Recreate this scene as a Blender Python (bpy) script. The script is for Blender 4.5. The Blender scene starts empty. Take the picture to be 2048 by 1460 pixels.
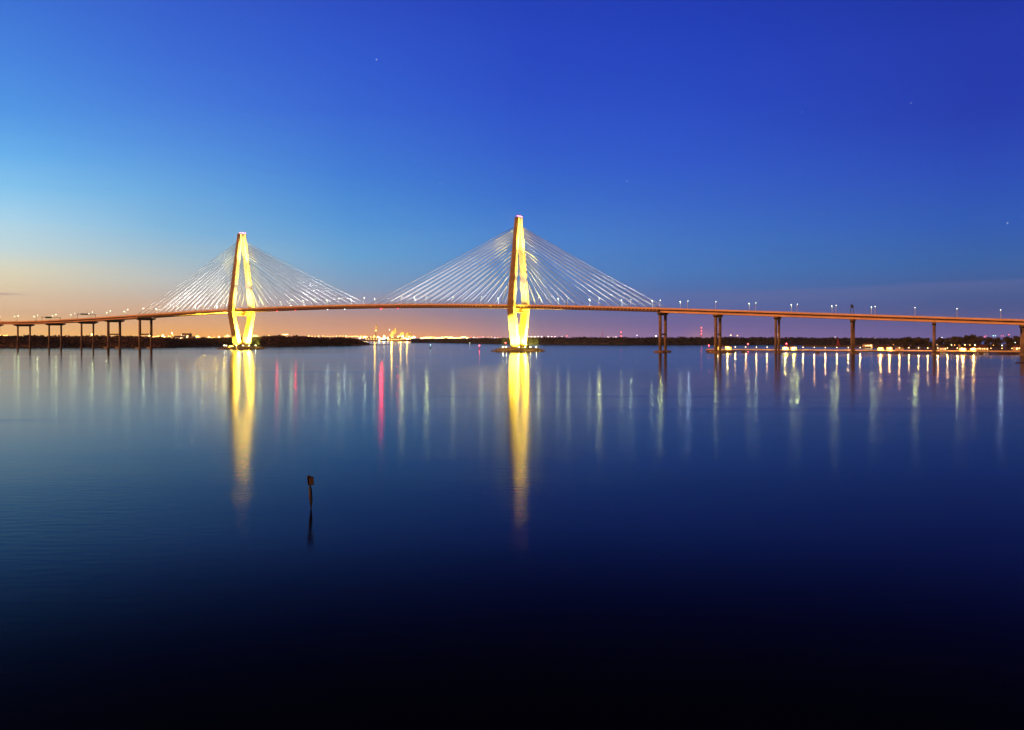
import bpy, math, random
import numpy as np
from mathutils import Vector, Matrix

R = math.radians
random.seed(7)
scene = bpy.context.scene
COL = scene.collection

# ------------------------------------------------------------------ camera
CAM_Z = 20.9                      # eye height over the water
F = 1833.0                        # focal length in pixels of a 2048 wide frame
HY = 671.0                        # row of eye level in that frame
cam_data = bpy.data.cameras.new('camera')
cam = bpy.data.objects.new('camera', cam_data)
COL.objects.link(cam)
cam.location = (0, 0, CAM_Z)
cam.rotation_euler = (R(90), 0, 0)
cam_data.sensor_width = 36.0
cam_data.lens = 36.0 * F / 2048.0
cam_data.shift_y = -(730.0 - HY) / 2048.0
cam_data.clip_start = 0.5
cam_data.clip_end = 60000
scene.camera = cam
scene.view_settings.view_transform = 'Standard'
scene.view_settings.look = 'None'
scene.view_settings.exposure = 0.0
scene.view_settings.gamma = 1.0
scene.cycles.max_bounces = 6
scene.cycles.sample_clamp_indirect = 0.0
scene.cycles.use_adaptive_sampling = False
scene.cycles.use_denoising = True
scene.cycles.filter_width = 1.4
scene.cycles.light_sampling_threshold = 0.0


def lin(c):
    out = []
    for v in c:
        v /= 255.0
        out.append(v / 12.92 if v <= 0.04045 else ((v + 0.055) / 1.055) ** 2.4)
    return tuple(out) + (1.0,)


# ------------------------------------------------------------------ dusk sky
world = bpy.data.worlds.new('World')
scene.world = world
world.use_nodes = True
wn = world.node_tree
wn.nodes.clear()


def N(tree, kind, **kw):
    n = tree.nodes.new(kind)
    for k, v in kw.items():
        setattr(n, k, v)
    return n


def M(tree, op, a, b=None, c=None, clamp=False):
    n = tree.nodes.new('ShaderNodeMath')
    n.operation = op
    n.use_clamp = clamp
    for i, v in enumerate((a, b, c)):
        if v is None:
            continue
        if isinstance(v, (int, float)):
            n.inputs[i].default_value = v
        else:
            tree.links.new(v, n.inputs[i])
    return n.outputs[0]


def smooth(tree, v, lo, hi, kind='SMOOTHSTEP', a=0.0, b=1.0):
    n = tree.nodes.new('ShaderNodeMapRange')
    n.interpolation_type = kind
    tree.links.new(v, n.inputs['Value'])
    n.inputs['From Min'].default_value = lo
    n.inputs['From Max'].default_value = hi
    n.inputs['To Min'].default_value = a
    n.inputs['To Max'].default_value = b
    return n.outputs['Result']


def mix(tree, f, a, b, blend='MIX'):
    n = tree.nodes.new('ShaderNodeMix')
    n.data_type = 'RGBA'
    n.blend_type = blend
    if isinstance(f, (int, float)):
        n.inputs[0].default_value = f
    else:
        tree.links.new(f, n.inputs[0])
    for i, v in ((6, a), (7, b)):
        if isinstance(v, tuple):
            n.inputs[i].default_value = v
        else:
            tree.links.new(v, n.inputs[i])
    return n.outputs[2]


SKY = [   # pixel column, [(row, colour)] as read off the evening sky
    (20, [(668, (238, 190, 120)), (650, (234, 188, 134)), (625, (224, 186, 150)), (595, (222, 196, 166)),
          (565, (224, 210, 180)), (535, (220, 218, 196)), (495, (196, 218, 222)), (440, (172, 214, 236)),
          (380, (138, 200, 240)), (310, (106, 178, 238)), (220, (84, 152, 230)), (120, (72, 134, 224)), (0, (62, 116, 214))]),
    (340, [(668, (228, 174, 114)), (650, (222, 172, 130)), (625, (210, 172, 146)), (595, (196, 180, 168)),
           (560, (186, 192, 192)), (520, (164, 192, 206)), (460, (130, 184, 222)), (380, (106, 170, 226)),
           (300, (86, 148, 225)), (200, (70, 124, 220)), (100, (60, 108, 213)), (0, (54, 96, 205))]),
    (700, [(670, (216, 156, 122)), (650, (202, 152, 132)), (630, (182, 148, 146)), (605, (152, 150, 170)),
           (570, (124, 158, 192)), (510, (98, 162, 212)), (440, (80, 148, 216)), (340, (66, 126, 215)),
           (220, (56, 103, 211)), (100, (49, 90, 205)), (0, (44, 78, 194))]),
    (1060, [(670, (158, 124, 144)), (650, (138, 118, 148)), (625, (112, 116, 160)), (595, (94, 124, 176)),
            (550, (80, 132, 194)), (480, (70, 130, 206)), (400, (58, 113, 206)), (300, (50, 94, 204)),
            (180, (42, 78, 198)), (60, (38, 70, 192)), (0, (36, 66, 184))]),
    (1350, [(670, (124, 104, 154)), (650, (108, 100, 154)), (620, (86, 104, 164)), (590, (76, 110, 172)),
            (545, (68, 120, 188)), (490, (64, 118, 196)), (410, (56, 104, 200)), (320, (48, 90, 202)),
            (200, (40, 76, 196)), (60, (34, 66, 188)), (0, (32, 62, 180))]),
    (1950, [(670, (92, 90, 146)), (650, (84, 90, 146)), (620, (66, 88, 144)), (580, (62, 94, 152)),
            (520, (54, 100, 168)), (440, (46, 92, 182)), (340, (42, 78, 184)), (220, (36, 62, 174)),
            (60, (34, 58, 172)), (0, (30, 54, 164))]),
]
tc = N(wn, 'ShaderNodeTexCoord')
nrm = N(wn, 'ShaderNodeVectorMath', operation='NORMALIZE')
wn.links.new(tc.outputs['Generated'], nrm.inputs[0])
sep = N(wn, 'ShaderNodeSeparateXYZ')
wn.links.new(nrm.outputs[0], sep.inputs[0])
el = M(wn, 'ARCSINE', sep.outputs['Z'])
az = M(wn, 'ARCTAN2', sep.outputs['X'], sep.outputs['Y'])
# thin evening cloud streaks lying along the horizon
cv = N(wn, 'ShaderNodeCombineXYZ')
wn.links.new(M(wn, 'MULTIPLY', az, 2.2), cv.inputs[0])
wn.links.new(M(wn, 'MULTIPLY', el, 34.0), cv.inputs[1])
cn = N(wn, 'ShaderNodeTexNoise')
cn.inputs['Scale'].default_value = 2.3
cn.inputs['Detail'].default_value = 5.0
cn.inputs['Roughness'].default_value = 0.55
wn.links.new(cv.outputs[0], cn.inputs['Vector'])
wob = M(wn, 'MULTIPLY', M(wn, 'SUBTRACT', cn.outputs[0], 0.5), 0.012)
el2 = M(wn, 'ADD', el, wob)
fac = M(wn, 'DIVIDE', el2, R(60), clamp=True)
cols, azs = [], []
for px, rows in SKY:
    a = math.atan((px - 1024) / F)
    ramp = N(wn, 'ShaderNodeValToRGB')
    ramp.color_ramp.interpolation = 'EASE'
    ramp.color_ramp.interpolation = 'LINEAR'
    e = ramp.color_ramp.elements
    stops = [(math.atan((HY - y) / F * math.cos(a)) / R(60), lin(c)) for y, c in rows]
    last = np.array(stops[-1][1])
    for deg, k in ((23.5, 0.72), (28, 0.36), (35, 0.14), (60, 0.04)):
        c = last * k
        c[3] = 1
        stops.append((deg / 60, tuple(c)))
    stops.sort(key=lambda s: s[0])
    e[0].position, e[0].color = max(0, stops[0][0]), stops[0][1]
    e[1].position, e[1].color = min(1, stops[-1][0]), stops[-1][1]
    for p, c in stops[1:-1]:
        k = e.new(p)
        k.color = c
    wn.links.new(fac, ramp.inputs[0])
    cols.append(ramp.outputs[0])
    azs.append(a)
skyc = cols[0]
for i in range(1, len(cols)):
    skyc = mix(wn, smooth(wn, az, azs[i - 1], azs[i], 'LINEAR'), skyc, cols[i])
cloud = M(wn, 'MULTIPLY', smooth(wn, cn.outputs[0], 0.56, 0.74),
          M(wn, 'MULTIPLY', smooth(wn, el, 0.012, 0.035), smooth(wn, el, 0.085, 0.05)))
skyc = mix(wn, M(wn, 'MULTIPLY', cloud, 0.28), skyc, mix(wn, 0.55, skyc, lin((110, 100, 130))))
# a thin veil of cloud low on the right, and one dark wisp at the far left
vel = M(wn, 'SUBTRACT', el2, M(wn, 'MULTIPLY', az, 0.022))
veil = M(wn, 'MULTIPLY', M(wn, 'MULTIPLY', smooth(wn, vel, R(1.2), R(2.25)), smooth(wn, vel, R(2.55), R(2.3))), smooth(wn, az, R(5), R(13)))
skyc = mix(wn, M(wn, 'MULTIPLY', veil, 0.30), skyc, lin((104, 112, 164)))
w1 = M(wn, 'DIVIDE', M(wn, 'ADD', az, R(29.3)), R(1.1))
w2 = M(wn, 'DIVIDE', M(wn, 'SUBTRACT', el2, R(2.24)), R(0.07))
wisp = M(wn, 'EXPONENT', M(wn, 'MULTIPLY', M(wn, 'ADD', M(wn, 'MULTIPLY', w1, w1), M(wn, 'MULTIPLY', w2, w2)), -1.0))
skyc = mix(wn, M(wn, 'MULTIPLY', wisp, 0.5), skyc, lin((150, 128, 140)))
# the town's lamps redden the air low over the far shore
for gpx, gw, gh, k in ((385, 4.2, 0.75, 0.5), (60, 5.0, 0.7, 0.25), (785, 2.2, 0.7, 0.42), (890, 2.2, 0.45, 0.35), (1405, 0.9, 0.35, 0.16)):
    ga = math.atan((gpx - 1024) / F)
    q1 = M(wn, 'DIVIDE', M(wn, 'SUBTRACT', az, ga), R(gw))
    q2 = M(wn, 'DIVIDE', M(wn, 'ABSOLUTE', M(wn, 'ADD', el, R(0.05))), R(gh))
    gf = M(wn, 'EXPONENT', M(wn, 'MULTIPLY', M(wn, 'ADD', M(wn, 'MULTIPLY', q1, q1), q2), -1.0))
    skyc = mix(wn, M(wn, 'MULTIPLY', gf, k), skyc, (0.95, 0.36, 0.05, 1))
# the eastern half of the sky, behind the camera, is already night
back = smooth(wn, M(wn, 'ABSOLUTE', az), R(33), R(70))
skyc = mix(wn, back, skyc, (0.006, 0.009, 0.022, 1))
boost = M(wn, 'ADD', 1.0, M(wn, 'MULTIPLY', M(wn, 'EXPONENT', M(wn, 'DIVIDE', M(wn, 'MAXIMUM', el, 0.0), -R(1.3))), 0.22))
bc = N(wn, 'ShaderNodeCombineXYZ')
for i_ in range(3):
    wn.links.new(boost, bc.inputs[i_])
skyc = mix(wn, 1.0, skyc, bc.outputs[0], 'MULTIPLY')
bg = N(wn, 'ShaderNodeBackground')
bg.inputs['Strength'].default_value = 1.0
wn.links.new(skyc, bg.inputs['Color'])
wo = N(wn, 'ShaderNodeOutputWorld')
wn.links.new(bg.outputs[0], wo.inputs[0])

# the low warm glow of the city behind the viewer's left shoulder
sun_d = bpy.data.lights.new('city_glow', 'SUN')
sun_d.energy = 3.2
sun_d.angle = R(10)
sun_d.color = (1.0, 0.345, 0.105)
sun = bpy.data.objects.new('city_glow', sun_d)
COL.objects.link(sun)
sun.rotation_euler = Vector((0.78, 0.60, -0.36)).to_track_quat('-Z', 'Y').to_euler()


# ------------------------------------------------------------------ helpers
def X(px, D):
    return (px - 1024.0) * D / F


def Z(py, D):
    return CAM_Z + (HY - py) * D / F


def WD(py):
    return CAM_Z * F / (py - HY)


class MB:
    def __init__(self):
        self.v, self.f = [], []

    def add(self, verts, faces):
        o = len(self.v)
        self.v += [tuple(p) for p in verts]
        self.f += [tuple(i + o for i in f) for f in faces]
        return self

    def box(self, x0, x1, y0, y1, z0, z1):
        return self.add([(x0, y0, z0), (x1, y0, z0), (x1, y1, z0), (x0, y1, z0),
                         (x0, y0, z1), (x1, y0, z1), (x1, y1, z1), (x0, y1, z1)],
                        [(0, 3, 2, 1), (4, 5, 6, 7), (0, 1, 5, 4), (1, 2, 6, 5), (2, 3, 7, 6), (3, 0, 4, 7)])

    def loft(self, rings, cap=True):
        n = len(rings[0])
        o = len(self.v)
        for r in rings:
            self.v += [tuple(p) for p in r]
        for i in range(len(rings) - 1):
            for j in range(n):
                a, b = o + i * n + j, o + i * n + (j + 1) % n
                self.f.append((a, b, b + n, a + n))
        if cap:
            self.f.append(tuple(o + j for j in reversed(range(n))))
            self.f.append(tuple(o + (len(rings) - 1) * n + j for j in range(n)))
        return self

    def tube(self, p0, p1, r0, r1=None, n=6):
        r1 = r0 if r1 is None else r1
        return self.path([p0, p1], [r0, r1], n)

    def path(self, pts, rad, n=6):
        pts = [Vector(p) for p in pts]
        rings = []
        for i, p in enumerate(pts):
            d = (pts[min(i + 1, len(pts) - 1)] - pts[max(i - 1, 0)]).normalized()
            s = d.cross(Vector((0, 0, 1)))
            if s.length < 1e-3:
                s = Vector((1, 0, 0))
            s.normalize()
            t = s.cross(d)
            rings.append([p + rad[i] * (math.cos(2 * math.pi * k / n) * s - math.sin(2 * math.pi * k / n) * t)
                          for k in range(n)])
        return self.loft(rings)

    def ball(self, c, r, n=8, m=5, sz=1.0):
        rings = []
        for i in range(1, m):
            a = math.pi * i / m
            rings.append([(c[0] + r * math.sin(a) * math.cos(2 * math.pi * k / n),
                           c[1] + r * math.sin(a) * math.sin(2 * math.pi * k / n),
                           c[2] - r * sz * math.cos(a)) for k in range(n)])
        return self.loft(rings)

    def tuft(self, c, s, rnd):
        """one ragged leaf clump: two crossed, bent, uneven blades"""
        for _ in range(2):
            d = Vector((rnd.gauss(0, 1), rnd.gauss(0, 1), rnd.gauss(0, 0.8))).normalized()
            e = d.cross(Vector((rnd.gauss(0, 1), rnd.gauss(0, 1), rnd.gauss(0, 1)))).normalized()
            c = Vector(c)
            k = [rnd.uniform(0.6, 1.15) * s for _ in range(4)]
            self.add([c - d * k[0], c + e * k[1] * 0.6, c + d * k[2], c - e * k[3] * 0.6], [(0, 1, 2, 3)])
        return self

    def build(self, name, mat, parent=None, smooth=False):
        me = bpy.data.meshes.new(name)
        me.from_pydata(self.v, [], self.f)
        me.update()
        if smooth:
            me.polygons.foreach_set('use_smooth', [True] * len(me.polygons))
        me.materials.append(mat)
        o = bpy.data.objects.new(name, me)
        COL.objects.link(o)
        if parent is not None:
            o.parent = parent
        return o


def tag(o, label=None, cat=None, group=None, kind=None):
    for k, v in (('label', label), ('category', cat), ('group', group), ('kind', kind)):
        if v:
            o[k] = v
    return o


def empty(name, loc, rz=0.0):
    o = bpy.data.objects.new(name, None)
    COL.objects.link(o)
    o.location = loc
    o.rotation_euler = (0, 0, rz)
    o.empty_display_size = 0.5
    return o


def copy_tree(o, parent=None):
    c = o.copy()
    COL.objects.link(c)
    c.parent = parent
    for ch in list(o.children):
        copy_tree(ch, c)
    return c


ORD = ('first second third fourth fifth sixth seventh eighth ninth tenth eleventh twelfth thirteenth fourteenth '
       'fifteenth sixteenth seventeenth eighteenth nineteenth twentieth').split()


def nth(i):
    if i < 20:
        return ORD[i]
    n = i + 1
    s = {1: 'st', 2: 'nd', 3: 'rd'}.get(n % 10, 'th') if n % 100 not in (11, 12, 13) else 'th'
    return '%d%s' % (n, s)


def lamp_light(name, parent, loc, power, color, radius):
    """the light a lamp throws, hung just under its lens"""
    d = bpy.data.lights.get(name)
    if d is None:
        d = bpy.data.lights.new(name, 'POINT')
        d.energy = power
        d.color = color
        d.shadow_soft_size = radius
    o = bpy.data.objects.new(name, d)
    COL.objects.link(o)
    o.parent = parent
    o.location = loc
    return o


# ------------------------------------------------------------------ materials
def surf(name, c, rough=0.7, var=0.25, scale=0.4, bump=0.0, stretch=(1, 1, 1), metallic=0.0, streak=0.0):
    m = bpy.data.materials.new(name)
    m.use_nodes = True
    t = m.node_tree
    b = t.nodes['Principled BSDF']
    b.inputs['Roughness'].default_value = rough
    b.inputs['Metallic'].default_value = metallic
    co = N(t, 'ShaderNodeTexCoord')
    mp = N(t, 'ShaderNodeMapping')
    mp.inputs['Scale'].default_value = stretch
    t.links.new(co.outputs['Object'], mp.inputs[0])
    n1 = N(t, 'ShaderNodeTexNoise')
    n1.inputs['Scale'].default_value = scale
    n1.inputs['Detail'].default_value = 7
    n1.inputs['Roughness'].default_value = 0.62
    t.links.new(mp.outputs[0], n1.inputs['Vector'])
    f = smooth(t, n1.outputs[0], 0.3, 0.7)
    lo = tuple(v * (1 - var) for v in c) + (1,)
    hi = tuple(min(1, v * (1 + var)) for v in c) + (1,)
    colr = mix(t, f, lo, hi)
    if streak:
        m2 = N(t, 'ShaderNodeMapping')
        m2.inputs['Scale'].default_value = (1, 1, 0.06)
        t.links.new(co.outputs['Object'], m2.inputs[0])
        n2 = N(t, 'ShaderNodeTexNoise')
        n2.inputs['Scale'].default_value = 1.1
        n2.inputs['Detail'].default_value = 4
        t.links.new(m2.outputs[0], n2.inputs['Vector'])
        colr = mix(t, M(t, 'MULTIPLY', smooth(t, n2.outputs[0], 0.5, 0.72), streak), colr,
                   tuple(v * 0.35 for v in c) + (1,))
    t.links.new(colr, b.inputs['Base Color'])
    if bump:
        bp = N(t, 'ShaderNodeBump')
        bp.inputs['Strength'].default_value = bump
        t.links.new(n1.outputs[0], bp.inputs['Height'])
        t.links.new(bp.outputs[0], b.inputs['Normal'])
    return m


def glow(name, c, s, sampled=False):
    m = bpy.data.materials.new(name)
    m.use_nodes = True
    if not sampled:
        m.cycles.emission_sampling = 'NONE'
    t = m.node_tree
    t.nodes.clear()
    e = N(t, 'ShaderNodeEmission')
    e.inputs[0].default_value = tuple(c) + (1,)
    e.inputs[1].default_value = s
    o = N(t, 'ShaderNodeOutputMaterial')
    t.links.new(e.outputs[0], o.inputs[0])
    return m


def pours(m, h):
    t = m.node_tree
    b = t.nodes['Principled BSDF']
    src = b.inputs['Base Color'].links[0].from_socket
    co_ = N(t, 'ShaderNodeTexCoord')
    sp = N(t, 'ShaderNodeSeparateXYZ')
    t.links.new(co_.outputs['Object'], sp.inputs[0])
    w = N(t, 'ShaderNodeTexWhiteNoise', noise_dimensions='1D')
    t.links.new(M(t, 'FLOOR', M(t, 'DIVIDE', sp.outputs['Z'], h)), w.inputs['W'])
    k = M(t, 'ADD', 0.78, M(t, 'MULTIPLY', w.outputs['Value'], 0.32))
    cx = N(t, 'ShaderNodeCombineXYZ')
    for i in range(3):
        t.links.new(k, cx.inputs[i])
    t.links.new(mix(t, 1.0, src, cx.outputs[0], 'MULTIPLY'), b.inputs['Base Color'])


CONC = surf('concrete', (0.2, 0.155, 0.12), 0.8, 0.16, 0.25, streak=0.3)
TOWERC = surf('tower_concrete', (0.25, 0.18, 0.11), 0.8, 0.1, 0.12, streak=0.22)
pours(TOWERC, 5.2)
pours(CONC, 6.1)
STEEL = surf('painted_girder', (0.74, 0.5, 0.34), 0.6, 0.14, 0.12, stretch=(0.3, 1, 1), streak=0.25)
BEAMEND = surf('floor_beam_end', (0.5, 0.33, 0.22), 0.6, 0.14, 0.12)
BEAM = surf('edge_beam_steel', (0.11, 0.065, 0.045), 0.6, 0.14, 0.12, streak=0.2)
DARKSTEEL = surf('dark_steel', (0.05, 0.045, 0.04), 0.6)
RAIL = surf('rail_paint', (0.62, 0.58, 0.5), 0.6)
ASPH = surf('asphalt', (0.05, 0.05, 0.05), 0.9)
CABLE = surf('darkened_cable_sheath', (0.13, 0.135, 0.145), 0.5, 0.05)  # white sheath coloured dark grey to hold down floodlight spill
WHITE = surf('white_paint', (0.78, 0.78, 0.78), 0.5, 0.05)
ROCK = surf('riprap_rock', (0.17, 0.14, 0.11), 0.9, 0.55, 0.8, bump=0.4)
WOOD = surf('weathered_pile', (0.06, 0.062, 0.055), 0.85, 0.5, 3.0, bump=0.4, stretch=(1, 1, 0.15))
DECKT = surf('dark_decking', (0.09, 0.07, 0.055), 0.8, 0.3, 1.0)
TIMBER = surf('pier_timber', (0.66, 0.55, 0.38), 0.75, 0.25, 1.0)
PILE = surf('pier_pile', (0.09, 0.07, 0.055), 0.85, 0.3, 1.0)
ROOF = surf('roof_shingle', (0.14, 0.05, 0.03), 0.85, 0.3, 1.5)
CREAM = surf('cream_wall', (0.72, 0.62, 0.4), 0.8, 0.12, 0.8)
LEAFHAZE = surf('haze_tinted_foliage', (0.012, 0.028, 0.065), 0.8, 0.4, 0.12)  # bluish haze of the distance is painted into this leaf colour
LEAF = surf('foliage', (0.075, 0.05, 0.05), 0.8, 0.45, 0.12)
LEAF2 = surf('oak_foliage', (0.05, 0.055, 0.032), 0.8, 0.45, 0.3)
BARK = surf('bark', (0.08, 0.06, 0.045), 0.9, 0.3, 2.0)
MARSH = surf('marsh_grass', (0.08, 0.075, 0.04), 0.9, 0.4, 0.3)
MUD = surf('mud', (0.07, 0.055, 0.04), 0.8, 0.4, 0.2)
SHED = surf('works_cladding', (0.3, 0.22, 0.17), 0.8, 0.2, 0.1)
HULL = surf('ship_hull', (0.12, 0.04, 0.03), 0.6)
SIGNB = surf('sign_back', (0.06, 0.06, 0.055), 0.6)
SIGNG = surf('green_sign', (0.05, 0.2, 0.11), 0.5, 0.08)
REDP = surf('red_paint', (0.5, 0.03, 0.03), 0.5)
GREENP = surf('green_paint', (0.02, 0.22, 0.08), 0.5)
BOARD = surf('day_board', (0.055, 0.042, 0.042), 0.8, 0.35, 3.0)
BLACK = surf('black_board', (0.015, 0.014, 0.013), 0.8)
STEAMM = surf('steam', (0.8, 0.8, 0.78), 1.0, 0.15, 0.05)

E_STREET = glow('street_lamp_light', (0.8, 1.0, 0.66), 9)
E_PIER = glow('pier_lamp_light', (1.0, 0.72, 0.36), 10)
E_FLOOD = glow('floodlight_lens', (1.0, 0.93, 0.6), 40)
E_RED = glow('red_beacon_light', (1.0, 0.05, 0.07), 60)
E_NAV = glow('red_navigation_light', (1.0, 0.02, 0.03), 12)
E_NAVW = glow('white_navigation_light', (0.8, 1.0, 0.9), 8)
E_WARM = glow('amber_shore_light', (1.0, 0.5, 0.1), 9)
E_WARMB = glow('bright_amber_shore_light', (1.0, 0.6, 0.16), 17)
E_COOL = glow('white_shore_light', (0.92, 1.0, 0.86), 9)
E_PINK = glow('pink_shore_light', (1.0, 0.7, 0.62), 9)
E_REDS = glow('red_shore_light', (1.0, 0.12, 0.1), 8)
E_CYAN = glow('cyan_shore_light', (0.4, 1.0, 0.9), 8)
E_WIN = glow('lit_window', (1.0, 0.72, 0.32), 3.2)
E_STAR = glow('star_light', (0.92, 0.96, 1.0), 1.0)

# ------------------------------------------------------------------ water
wm = bpy.data.materials.new('still_river_water')
wm.use_nodes = True
t = wm.node_tree
t.nodes.clear()
co = N(t, 'ShaderNodeTexCoord')


def wnoise(sx, sy, detail, rough=0.5):
    mp = N(t, 'ShaderNodeMapping')
    mp.inputs['Scale'].default_value = (sx, sy, 1)
    t.links.new(co.outputs['Object'], mp.inputs[0])
    n = N(t, 'ShaderNodeTexNoise')
    n.inputs['Scale'].default_value = 1.0
    n.inputs['Detail'].default_value = detail
    n.inputs['Roughness'].default_value = rough
    t.links.new(mp.outputs[0], n.inputs['Vector'])
    return n.outputs[0]


ripple = wnoise(0.3, 0.8, 4)
swell = wnoise(0.012, 0.03, 3)
patch = wnoise(0.0016, 0.0075, 4, 0.6)
bp = N(t, 'ShaderNodeBump')
bp.inputs['Distance'].default_value = 0.034
sx = N(t, 'ShaderNodeSeparateXYZ')
t.links.new(co.outputs['Object'], sx.inputs[0])
t.links.new(smooth(t, sx.outputs['Y'], 120, 420, 'SMOOTHSTEP', 1.0, 0.12), bp.inputs['Strength'])
t.links.new(M(t, 'ADD', ripple, M(t, 'MULTIPLY', swell, 3.0)), bp.inputs['Height'])
gl = N(t, 'ShaderNodeBsdfGlossy')
gl.distribution = 'BECKMANN'
gl.inputs['Color'].default_value = (0.82, 0.91, 1, 1)
lines = wnoise(0.0024, 0.03, 3, 0.5)
t.links.new(M(t, 'ADD', smooth(t, patch, 0.3, 0.7, 'LINEAR', 0.118, 0.155), smooth(t, lines, 0.57, 0.7, 'SMOOTHSTEP', 0.0, 0.07)),
            gl.inputs['Roughness'])
t.links.new(bp.outputs[0], gl.inputs['Normal'])
df = N(t, 'ShaderNodeBsdfDiffuse')
df.inputs['Color'].default_value = (0.001, 0.002, 0.011, 1)
fr = N(t, 'ShaderNodeFresnel')
fr.inputs['IOR'].default_value = 1.086
ms = N(t, 'ShaderNodeMixShader')
t.links.new(M(t, 'MULTIPLY', fr.outputs[0], smooth(t, fr.outputs[0], 0.0, 0.14)), ms.inputs[0])
t.links.new(df.outputs[0], ms.inputs[1])
t.links.new(gl.outputs[0], ms.inputs[2])
ou = N(t, 'ShaderNodeOutputMaterial')
t.links.new(ms.outputs[0], ou.inputs[0])
wb = MB()
ring = [(7000 * math.cos(2 * math.pi * k / 128), 7000 * math.sin(2 * math.pi * k / 128), 0) for k in range(128)]
wb.add(ring, [tuple(range(128))])
tag(wb.build('water', wm), kind='structure')

# ------------------------------------------------------------------ bridge frame of reference
AX = Vector((0.9085, -0.4179))      # along the deck, to the right
NX = Vector((0.4179, 0.9085))       # across the deck, away from the viewer
O1 = Vector((8.7, 1224.0))          # foot of the right tower
BROT = math.atan2(AX.y, AX.x)
T2 = -471.0


def t_at(px, u):
    k = (px - 1024.0) / F
    return (k * (O1.y + NX.y * u) - O1.x - NX.x * u) / (AX.x - k * AX.y)


def wpos(tt, u):
    return O1 + AX * tt + NX * u


def depth(tt, u):
    return wpos(tt, u).y


_prof = [(0, 643), (208, 634), (350, 624), (483, 617), (580, 612.5), (680, 609.7), (760, 608.8), (930, 608), (1037, 608.3),
         (1170, 612), (1325, 616.5), (1435, 619.5), (1553, 623), (1705, 628), (1868, 633.6), (2045, 639)]
_pt = [t_at(p, -19) for p, y in _prof]
_pz = [Z(y, depth(tt, -19)) for (p, y), tt in zip(_prof, _pt)]
_cf = np.polyfit(np.array(_pt) / 1000.0, _pz, 5)


def zt(tt):                          # height of the parapet's top
    return float(np.polyval(_cf, tt / 1000.0))


bridge = empty('cable_stayed_bridge', (O1.x, O1.y, 0), BROT)
tag(bridge, 'long cable-stayed bridge with two floodlit diamond towers crossing the river', 'bridge')
TS, TE = -1120, 680
MAIN0, MAIN1 = T2 - 201, 197


def sweep(stations, sec):
    """sec: list of (u, dz from the parapet's top)"""
    return MB().loft([[(s, u, zt(s) + dz) for u, dz in sec] for s in stations])


def stations(a, b, step=12.0):
    n = max(2, int((b - a) / step) + 1)
    return [a + (b - a) * i / (n - 1) for i in range(n)]


allst = stations(TS, TE)
sweep(allst, [(-18.6, -1.15), (-18.6, -1.6), (18.6, -1.6), (18.6, -1.15)]).build('road_deck', ASPH, bridge)
for s in (-1, 1):
    a, b = s * 18.65, s * 19.05
    pm = sweep(allst, [(min(a, b), -1.75), (max(a, b), -1.75), (max(a, b), 0), (min(a, b), 0)])
    pm.build('parapet', STEEL, bridge)
    rm = MB()
    for h in (0.35, 0.7):
        rm.loft([[(q, s * 18.78, zt(q) + h - .05), (q, s * 18.92, zt(q) + h - .05), (q, s * 18.92, zt(q) + h + .05),
                  (q, s * 18.78, zt(q) + h + .05)] for q in allst])
    q = TS
    while q < TE:
        rm.box(q - .06, q + .06, s * 18.85 - .06, s * 18.85 + .06, zt(q) - .03, zt(q) + .75)
        q += 4.5
    rm.build('railing', RAIL, bridge)
    # approach spans: deep plate girders set back under the deck's edge
    for (g0, g1, dep) in ((TS, MAIN0 - 0.5, 4.6), (MAIN1 + 0.5, TE, 5.2)):
        a, b = s * 14.6, s * 13.9
        gm = sweep(stations(g0, g1), [(min(a, b), -dep), (max(a, b), -dep), (max(a, b), -1.62), (min(a, b), -1.62)])
        gm2 = [[(q, s * 14.9, zt(q) - dep - .35), (q, s * 13.5, zt(q) - dep - .35), (q, s * 13.5, zt(q) - dep - .002),
                (q, s * 14.9, zt(q) - dep - .002)] for q in stations(g0, g1)]
        if s > 0:
            gm2 = [r[::-1] for r in gm2]
        gm.loft(gm2)
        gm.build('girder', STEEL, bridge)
    # cable-stayed spans: edge beam with the ends of the floor beams showing as a row of blocks
    a, b = s * 16.6, s * 17.4
    gm = sweep(stations(MAIN0, MAIN1), [(min(a, b), -4.3), (max(a, b), -4.3), (max(a, b), -1.78), (min(a, b), -1.78)])
    q = MAIN0 + 2
    bk = MB()
    while q < MAIN1:
        z = zt(q)
        y0, y1 = sorted((s * 17.4, s * 19.0))
        bk.box(q - 0.8, q + 0.8, y0, y1, z - 3.3, z - 1.8)
        q += 4.7
    gm.loft([[(q, min(s * 17.0, s * 18.6), zt(q) - 4.75), (q, max(s * 17.0, s * 18.6), zt(q) - 4.75),
              (q, max(s * 17.0, s * 18.6), zt(q) - 4.32), (q, min(s * 17.0, s * 18.6), zt(q) - 4.32)]
             for q in stations(MAIN0, MAIN1)])
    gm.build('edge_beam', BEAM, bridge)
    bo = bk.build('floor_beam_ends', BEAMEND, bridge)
    bo['kind'] = 'stuff'
fm = MB()
q = MAIN0 + 2
while q < MAIN1:
    fm.box(q - .25, q + .25, -16.5, 16.5, zt(q) - 3.9, zt(q) - 1.65)
    q += 4.7
fm.build('floor_beams', STEEL, bridge)


# towers
def leg_c(z):                        # outer width across, section along / across
    if z <= 58:
        k = (z - 5) / 53.0
        return 26 + 28 * k, 10.8 - 1.2 * k, 8.2 - 1.0 * k
    k = (z - 58) / 119.5
    return 54 - 39.4 * k, 9.6 - 4.4 * k, 7.2


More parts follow.
